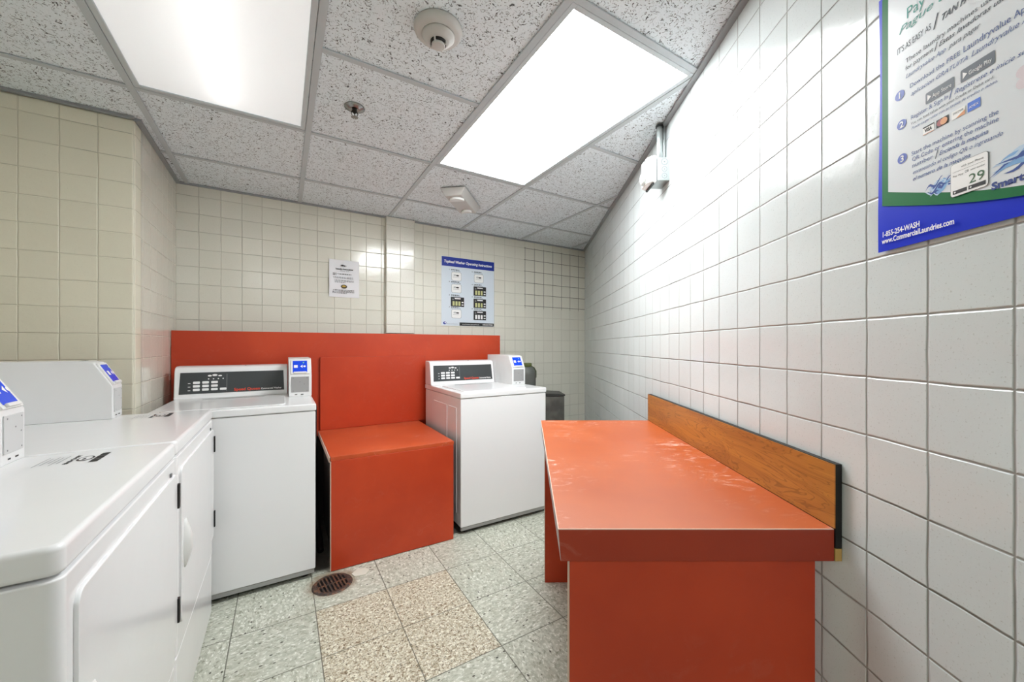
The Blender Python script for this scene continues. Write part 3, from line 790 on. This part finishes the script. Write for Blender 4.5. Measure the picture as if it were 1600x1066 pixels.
# ------------------------------------------------------------------ electrical box, conduit and horn on the right wall
def wf(s, z, off=0.): return frame(wall_pt(s, z, off), WD, WN, (0, 0, 1))
M_GALV = mat('galvanised_steel', srgb(168, 174, 174), .38, .7)
eb = thing('junction_box', 'galvanised junction box with knockouts high on the right wall', 'junction box', mw=wf(1.745, 1.93))
B('box', M_GALV, (0, .10, 0, .054, 0, .104), eb, bev=.002)
for k, (zz, rr_) in enumerate(((.084, .015), (.051, .012), (.021, .012))):
    bm = bmesh.new()
    M = frame((-.0003, .022, zz), (0, 1, 0), (0, 0, 1), (-1, 0, 0))
    n = 24
    for q in range(n):
        a0, a1 = 2 * PI * q / n, 2 * PI * (q + 1) / n
        flat(bm, [(rr_ * math.cos(a0), rr_ * math.sin(a0)), (rr_ * math.cos(a1), rr_ * math.sin(a1)), (rr_ * .84 * math.cos(a1), rr_ * .84 * math.sin(a1)), (rr_ * .84 * math.cos(a0), rr_ * .84 * math.sin(a0))], 0, 0, M)
    disc(bm, 0, 0, rr_ * .2, 0, 0, M, 10)
    finish(bm, 'knockout', M_GTXT, eb)
cd = thing('conduit', 'steel conduit running from the junction box up to the ceiling', 'conduit', mw=wf(1.775, 2.034))
bm = bmesh.new(); tube(bm, [(0, .034, 0), (0, .034, CEIL - 2.034 - .004)], .0125, 18); finish(bm, 'pipe', M_GALV, cd, smooth=True)
bm = bmesh.new(); lathe(bm, [(0, 0), (.017, 0), (.017, .008), (.0126, .012), (.0126, .0)], 20, center=(0, .034, CEIL - 2.034 - .012)); finish(bm, 'collar', M_BLACK, cd)
bm = bmesh.new(); tube(bm, [(0.01, .010, 0), (.01, .010, CEIL - 2.034 - .004)], .008, 14); finish(bm, 'small_pipe', M_GALV, cd, smooth=True)
hn = thing('alarm_horn', 'white wall alarm horn fixed on the junction box', 'alarm', mw=wf(1.750, 1.925, .055))
M_HW = mat('alarm_horn_white', srgb(238, 238, 235), .4)
bm = bmesh.new(); prism(bm, [(-.005, .0), (.105, .0), (.105, .030), (.085, .045), (.02, .040), (-.005, .020)], .0, .12, 'z'); finish(bm, 'housing', M_HW, hn, bev=.008, seg=3)
bm = bmesh.new(); box(bm, .005, .100, .010, .018, -.008, .001); finish(bm, 'slot', M_BLACK, hn)
bm = bmesh.new(); lathe(bm, [(0, .018), (.02, .016), (.028, .008), (.03, 0), (0, 0)], 24)
finish(bm, 'strobe_lens', mat('strobe', srgb(205, 210, 208), .15), hn, smooth=True, mw=frame((.05, .042, .032), (1, 0, 0), (0, 0, 1), (0, 1, 0)))
for q in range(3):
    bm = bmesh.new(); box(bm, .03, .08, .041, .0435, .075 + q * .016, .080 + q * .016); finish(bm, 'grille_slot', M_GTXT, hn)

# ------------------------------------------------------------------ notices
def board_back(x, z, w_, h_, off=.0015): return frame((x, BACK - off, z), (1, 0, 0), (0, 0, 1), (0, -1, 0))
M_PAPER = mat('white_paper', srgb(232, 232, 236), .6)
M_PBLUE = mat('poster_pale_blue', srgb(214, 224, 234), .3)
M_NAVY = mat('poster_navy', srgb(24, 48, 150), .35)
# small notice (slightly curled sheet)
nt = thing('paper_notice', 'white paper laundry notice taped to the back wall left of the pilaster', 'notice', mw=board_back(.292, 1.546, .207, .277, .001))
bm = bmesh.new(); nx, ny = 10, 12; g = []
for j in range(ny + 1):
    row = []
    for i in range(nx + 1):
        u_, v_ = i / nx, j / ny
        z_ = .002 + .010 * (1 - u_) ** 3 * (.3 + math.sin(v_ * PI)) + .002 * math.sin(v_ * 7)
        row.append(bm.verts.new((u_ * .207, v_ * .277 , z_)))
    g.append(row)
for j in range(ny):
    for i in range(nx): bm.faces.new([g[j][i], g[j][i + 1], g[j + 1][i + 1], g[j + 1][i]])
r_ = bmesh.ops.extrude_face_region(bm, geom=bm.faces[:]); bmesh.ops.translate(bm, vec=(0, 0, -.0006), verts=[v for v in r_['geom'] if isinstance(v, bmesh.types.BMVert)])
finish(bm, 'sheet', M_PAPER, nt, smooth=True)
bm = bmesh.new(); zz = .0095
disc(bm, .090, .236, .013, zz, 0, n=20, ry=.006); disc(bm, .108, .234, .010, zz, 0, n=16, ry=.005); disc(bm, .112, .234, .005, zz + .0002, 1, n=12, ry=.0025)
text(bm, 'Laundry Instructions', .044, .205, .010, .118, 0, zz, bold=.0006)
text(bm, 'Please read', .073, .192, .006, .06, 0, zz)
def tbar(bm, x0, x1, y, h_, z, mi, seed):
    rr_ = random.Random(seed); x = x0
    while x < x1:
        L = rr_.uniform(.006, .018); rect(bm, x, min(x + L, x1), y, y + h_, z, mi); x += L + .0035
for k, (x0_, x1_, y_) in enumerate([(.024, .05, .172), (.056, .152, .170), (.024, .05, .163), (.024, .165, .147), (.024, .165, .139), (.024, .168, .124), (.024, .168, .116), (.024, .11, .108)]):
    tbar(bm, x0_, x1_, y_, .0042 if k < 3 else .0032, zz, 0 if k < 3 else 2, k)
disc(bm, .100, .080, .022, zz, 3, n=20, ry=.014); disc(bm, .100, .082, .013, zz + .0002, 4, n=16, ry=.006)
for k, y_ in enumerate((.052, .044, .036, .028)): tbar(bm, .022, .170 if k < 3 else .12, y_, .0032, zz, 2 if k % 2 else 0, 40 + k)
finish(bm, 'print', M_DTXT, nt, mats=[M_DTXT, M_PAPER, M_GTXT, mat('logo_dark', srgb(74, 60, 20), .5), mat('logo_gold', srgb(206, 166, 44), .5)])

# washer instruction poster on the back wall
PW, PH = .505, .594
pw = thing('instruction_poster', 'pale blue washer instruction poster with navy title bar on the back wall', 'poster', mw=board_back(1.153, 1.358, PW, PH, .0005))
bm = bmesh.new(); box(bm, 0, PW, 0, PH, 0, .0018); finish(bm, 'sheet', M_PBLUE, pw)
bm = bmesh.new(); z1 = .0022; z2 = .0026; z3 = .003
rect(bm, .003, PW, PH - .082, PH - .002, z1, 0)
text(bm, 'Topload Washer Operating Instructions', .022, PH - .052, .022, PW - .045, 1, z2, shear=.2, bold=.001)
cells = [(0, 0, 'i'), (0, 1, 'i'), (0, 2, 'p'), (0, 3, 'i'), (1, 0, 'i'), (1, 1, 'p'), (1, 2, 'p'), (1, 3, 'p')]
names = ['Add Laundry', 'Add Soap', 'Select Cycle', 'Start Washer', 'Close Lid', 'Select Wash', 'Insert Payment', 'Remove']
yc = [(PH - .185, PH - .290, PH - .405, PH - .510), (PH - .185, PH - .298, PH - .408, PH - .515)]
for k, (cx_, cy_, kind) in enumerate(cells):
    X = .09 if cx_ == 0 else .305; Y = yc[cx_][cy_]
    text(bm, str([1, 3, 5, 7, 2, 4, 6, 8][k]), X - .022, Y + .072, .009, None, 2, z1, bold=.0006)
    tbar(bm, X - .002, X + .072, Y + .073, .007, z1, 2, k + 9); tbar(bm, X - .002, X + .085, Y + .064, .004, z1, 3, k + 90)
    if kind == 'i':
        flat(bm, rrect(X, X + .092, Y - .018, Y + .058, .014, 4), z1, 3); flat(bm, rrect(X + .002, X + .090, Y - .016, Y + .056, .013, 4), z2, 1)
        disc(bm, X + .032, Y + .030, .014, z3, 4, n=16, ry=.008); disc(bm, X + .056, Y + .028, .015, z3, 2, n=16, ry=.006); rect(bm, X + .014, X + .07, Y + .012, Y + .014, z3, 3)
    else:
        rect(bm, X - .006, X + .118, Y - .022, Y + .060, z1, 2); rect(bm, X + .030, X + .085, Y + .043, Y + .052, z2, 1); disc(bm, X + .014, Y + .040, .008, z2, 3)
        for q in range(3): rect(bm, X + .010 + q * .027, X + .029 + q * .027, Y - .014, Y + .024, z2, 5 if k in (2, 5, 6) else 1)
        rect(bm, X + .094, X + .112, Y + .012, Y + .022, z2, 1); rect(bm, X + .094, X + .112, Y - .010, Y - .001, z2, 1)
rect(bm, .165, PW - .002, .002, .030, z1, 2); text(bm, 'www.CommercialLaundries.com', .19, .011, .009, .165, 1, z2); text(bm, '1-855-254-WASH', .385, .011, .010, .105, 1, z2, bold=.0005)
disc(bm, .030, .022, .015, z1, 0, n=20, ry=.012); disc(bm, .034, .024, .006, z2, 1, n=12); text(bm, 'CommercialLaundries', .05, .012, .007, .10, 2, z1)
finish(bm, 'print', M_NAVY, pw, mats=[M_NAVY, M_LTXT, M_DTXT, M_GTXT, mat('pale_grey', srgb(190, 194, 196), .5), mat('khaki_key', srgb(196, 198, 140), .5)])

# large payment poster on the right wall, mostly outside the frame. local x runs towards the camera
S0 = .7135; Z0 = 1.3555; QW, QH = .61, .4615
pp = thing('payment_poster', 'large blue and green bordered payment poster at the right edge of the picture', 'poster',
           mw=frame(wall_pt(S0, Z0, .0012), -WD, (0, 0, 1), WN))
M_ROYAL = mat('poster_royal_blue', srgb(0, 40, 200), .45, spec=.25); M_PGREEN = mat('poster_green', srgb(4, 108, 56), .45, spec=.25)
M_PWH = mat('poster_white', srgb(226, 231, 236), .22); M_PTX = mat('poster_blue_print', srgb(52, 78, 140), .5)
M_PTD = mat('poster_dark_print', srgb(54, 60, 72), .5); M_PTG = mat('poster_teal_print', srgb(70, 150, 140), .5)
bm = bmesh.new()
# gently wavy sheet
nx, ny = 40, 12; g = []
for j in range(ny + 1):
    row = []
    for i in range(nx + 1):
        u_, v_ = i / nx, j / ny
        z_ = .0035 + .0018 * math.sin(v_ * 5.5 + 1) * math.exp(-u_ * 5)
        row.append(bm.verts.new((u_ * QW, v_ * QH, z_)))
    g.append(row)
for j in range(ny):
    for i in range(nx): bm.faces.new([g[j][i], g[j][i + 1], g[j + 1][i + 1], g[j + 1][i]])
r_ = bmesh.ops.extrude_face_region(bm, geom=bm.faces[:]); bmesh.ops.translate(bm, vec=(0, 0, -.0008), verts=[v for v in r_['geom'] if isinstance(v, bmesh.types.BMVert)])
finish(bm, 'sheet', M_ROYAL, pp, smooth=True)
def X_(s): return S0 - s
def Y_(z): return z - Z0
za = .0062
bm = bmesh.new()
def curve(yl, amp, x0_, x1_, n=24): return [(x0_ + (x1_ - x0_) * k / n, yl - amp * math.sin(PI * min(1., (k / n) * 1.0))) for k in range(n + 1)]
gx0, gx1 = X_(.7045), QW - .008
lowg = curve(Y_(1.438), .066, gx0, gx1); loww = curve(Y_(1.459), .076, X_(.6925), QW - .02)
pg = [(gx0, QH - .006)] + lowg + [(gx1, QH - .006)]
flat(bm, pg, za, 0)
pwh = [(X_(.6925), QH - .002)] + loww + [(QW - .02, QH - .002)]
flat(bm, pwh, za + .0003, 1)
finish(bm, 'border', M_PGREEN, pp, mats=[M_PGREEN, M_PWH])
zt_ = za + .0008
PM = [M_PTX, M_PTD, M_PTG, mat('poster_deep_blue', srgb(14, 50, 128), .5), M_LTXT]
def L(s, z, string, h_, s_end=None, mi=0, shear=0., bold=0.):
    bm = bmesh.new(); text(bm, string, X_(s), Y_(z), h_, (s - s_end) if s_end else None, 0, zt_, shear, bold=bold)
    finish(bm, 'lettering', PM[mi], pp)
L(.660, 1.739, 'Pay with your smartphone', .0185, .42, 2)
L(.674, 1.722, 'Pague con tu telefono', .0125, .46, 2, .35, 0)
L(.676, 1.690, "IT'S AS EASY AS", .0105, .620, 1)
L(.617, 1.686, '/', .022, None, 1); L(.606, 1.690, 'TAN FACIL COMO', .0095, .51, 1, .35, .0003)
L(.661, 1.665, 'These laundry machines use the Laundryvalue App', .0075, .440, 1)
L(.661, 1.653, 'for payment', .0072, .6165, 1); L(.615, 1.650, '/', .013, None, 1); L(.609, 1.653, 'Estas lavadoras usan la', .0072, .508, 1, .35, .0001)
L(.661, 1.639, 'Laundryvalue App', .0070, .598, 0, .35); L(.594, 1.639, 'para pagar', .0072, .553, 1, .35)
L(.654, 1.618, 'Download the FREE', .0072, .5785, 0); L(.575, 1.618, 'Laundryvalue App /', .0095, .492, 0)
L(.652, 1.604, 'aplicacion GRATUITA', .0066, .569, 0, .35); L(.565, 1.604, 'Laundryvalue App', .0080, .490, 0, .35)
L(.652, 1.564, 'Register & Sign In', .0068, .595, 0); L(.594, 1.561, '/', .013, None, 0); L(.587, 1.564, 'Registrese e inicie sesion', .0068, .487, 0, .35)
L(.652, 1.555, 'You can load value with your Credit or Debit card.', .0042, .537, 1)
L(.651, 1.547, 'Puede cargar valor con tu tarjeta de credito o debito.', .0040, .533, 0, .35)
L(.651, 1.503, 'Start the machine by scanning the', .0068, .532, 0)
L(.650, 1.493, 'QR Code or entering the machine', .0068, .532, 0)
L(.650, 1.4825, 'number', .0068, .617, 0); L(.614, 1.480, '/', .013, None, 1, 0, 0); L(.608, 1.4825, 'Encienda la maquina', .0065, .544, 0, .35, .0001)
L(.649, 1.471, 'escaneando el codigo QR o ingresando', .0062, .527, 0, .35)
L(.649, 1.460, 'el numero de la maquina', .0062, .5655, 0, .35, .0001)
L(.540, 1.401, 'Smartphone App', .0095, .44, 3, .0, .0006)
L(.704, 1.381, '1-855-254-WASH', .0090, .6375, 4, 0, .0003)
L(.704, 1.369, 'www.CommercialLaundries.com', .0090, .5865, 4, 0, .0003)
for n_, (s_, z_) in enumerate(((.671, 1.614), (.6675, 1.562), (.6665, 1.503))):
    bm = bmesh.new(); disc(bm, X_(s_), Y_(z_) + .003, .0083, zt_, 0, n=28); text(bm, str(n_ + 1), X_(s_), Y_(z_) - .0022, .0105, None, 1, zt_ + .0003, align='CENTER', bold=.0003)
    finish(bm, 'number_badge', M_NAVY, pp, mats=[mat('badge_blue', srgb(44, 72, 170), .4), M_LTXT])
M_BADGE = mat('store_badge', srgb(72, 80, 90), .4)
for (sa, sb_, z0_, z1_, tx) in ((.628, .5865, 1.574, 1.592, 'App Store'), (.578, .536, 1.575, 1.5935, 'Google Play')):
    bm = bmesh.new(); flat(bm, rrect(X_(sa), X_(sb_), Y_(z0_), Y_(z1_), .002, 3), zt_, 0)
    text(bm, tx, X_(sa) + .0105, Y_(z0_) + .005, .0060, (sa - sb_) - .014, 1, zt_ + .0003)
    flat(bm, [(X_(sa) + .003, Y_(z0_) + .004), (X_(sa) + .009, Y_(z0_) + .009), (X_(sa) + .003, Y_(z0_) + .014)], zt_ + .0003, 1)
    finish(bm, 'store_badge', M_BADGE, pp, mats=[M_BADGE, M_LTXT])
cm = [mat('card_white', srgb(238, 238, 236), .4), M_DTXT, mat('card_maroon', srgb(150, 58, 56), .4), mat('card_orange', srgb(222, 150, 96), .4), mat('card_blue', srgb(20, 96, 205), .4), M_LTXT]
def card(sa, sb_, kind):
    bm = bmesh.new(); x0_, x1_, y0_, y1_ = X_(sa), X_(sb_), Y_(1.5265), Y_(1.539)
    z_ = zt_ + .0003
    if kind == 'visa': rect(bm, x0_, x1_, y0_, y1_, zt_, 0); rect(bm, x0_, x1_, y1_ - .002, y1_, z_, 1); text(bm, 'VISA', x0_ + .003, y0_ + .0035, .0052, .011, 1, z_, bold=.0003); rect(bm, x0_, x1_, y0_, y0_ + .0008, z_, 3)
    if kind == 'two': rect(bm, x0_, x1_, y0_, y1_, zt_, 1); disc(bm, x0_ + .0065, (y0_ + y1_) / 2, .0052, z_, 2); disc(bm, x0_ + .0115, (y0_ + y1_) / 2, .0052, z_ + .0002, 3)
    if kind == 'disc': rect(bm, x0_, x1_, y0_, y1_, zt_, 0); text(bm, 'DISCOVER', x0_ + .002, y0_ + .007, .003, .014, 1, z_); flat(bm, [(x0_ + .006, y0_), (x1_, y0_), (x1_, y0_ + .007)], z_, 3)
    if kind == 'amex': rect(bm, x0_, x1_, y0_ - .0005, y1_ + .0005, zt_, 4); text(bm, 'AMEX', x0_ + .002, y0_ + .004, .0035, .012, 5, z_)
    finish(bm, 'payment_card_logo', cm[0], pp, mats=cm)
card(.632, .615, 'visa'); card(.612, .594, 'two'); card(.590, .572, 'disc'); card(.569, .553, 'amex')
# sticker with the machine number (its square code left out)
bm = bmesh.new(); x0_, x1_, y0_, y1_ = X_(.5905), X_(.5435), Y_(1.4095), Y_(1.4580)
flat(bm, rrect(x0_ - .0006, x1_ + .0006, y0_ - .0006, y1_ + .0006, .0045, 4), zt_ + .0004, 3); flat(bm, rrect(x0_, x1_, y0_, y1_, .004, 4), zt_ + .0007, 0)
zs = zt_ + .0010
text(bm, 'with your Phone', x0_ + .014, y1_ - .0085, .0030, .028, 1, zs); rect(bm, x0_ + .003, x1_ - .003, y1_ - .0125, y1_ - .0122, zs, 1)
text(bm, 'Pay App', x0_ + .003, y1_ - .0195, .0026, .014, 1, zs); text(bm, 'OR', x0_ + .019, y1_ - .019, .0038, .005, 1, zs); text(bm, 'enter number', x0_ + .026, y1_ - .0185, .0024, .018, 1, zs)
text(bm, '29', x0_ + .0235, y0_ + .0115, .0135, .0195, 2, zs)
for a, b_ in ((.003, .0215), (.0235, .0445)): rect(bm, x0_ + a, x0_ + b_, y0_ + .003, y0_ + .0085, zs, 1); disc(bm, x0_ + a + .003, y0_ + .0057, .0013, zs + .0002, 0, n=8)
finish(bm, 'number_sticker', M_LTXT, pp, mats=[M_LTXT, M_DTXT, mat('number_green', srgb(40, 92, 52), .5), M_GTXT])
# water splash artwork low on the poster and pink flower at the right
bm = bmesh.new(); rs = random.Random(3)
for k in range(16):
    y_ = Y_(1.434) + rs.uniform(-.003, .010); x_ = X_(.628) + rs.uniform(-.002, .012); L_2 = rs.uniform(.025, .032)
    n = 10; up_ = [(x_ + L_2 * q / n, y_ + .004 * math.sin(q * .9 + k) + .010 * (q / n) ** 1.5 - .006 + .0022 * math.sin(PI * q / n)) for q in range(n + 1)]
    dn_ = [(p[0], p[1] - .0022 * math.sin(PI * q / n) * 2 - .0002) for q, p in enumerate(up_)]
    flat(bm, up_ + dn_[::-1], zt_ - .0003 + k * .00001, k % 3)
WMATS = [mat('water_navy', srgb(36, 72, 150), .4), mat('water_blue', srgb(120, 166, 214), .4), mat('water_pale', srgb(186, 208, 230), .4)]
finish(bm, 'water_artwork', M_PTX, pp, mats=WMATS); bm = bmesh.new()
for k in range(16):
    y_ = Y_(1.419) + rs.uniform(-.004, .014); x_ = X_(.545) + rs.uniform(0, .03); L_2 = rs.uniform(.05, .12); n = 10
    up_ = [(x_ + L_2 * q / n, y_ + .005 * math.sin(q * .7 + k) + .03 * (q / n) + .0028 * math.sin(PI * q / n)) for q in range(n + 1)]
    dn_ = [(p[0], p[1] - .0056 * math.sin(PI * q / n) - .0002) for q, p in enumerate(up_)]
    flat(bm, up_ + dn_[::-1], zt_ - .0003 + k * .00001, k % 3)
finish(bm, 'water_artwork', M_PTX, pp, mats=WMATS)
bm = bmesh.new()
for k in range(5): disc(bm, X_(.498) + .009 * math.cos(k * 1.257), Y_(1.535) + .012 * math.sin(k * 1.257), .008, zt_ + k * .00004, 0, n=18)
finish(bm, 'flower_artwork', mat('pale_pink', srgb(214, 202, 208), .5), pp)
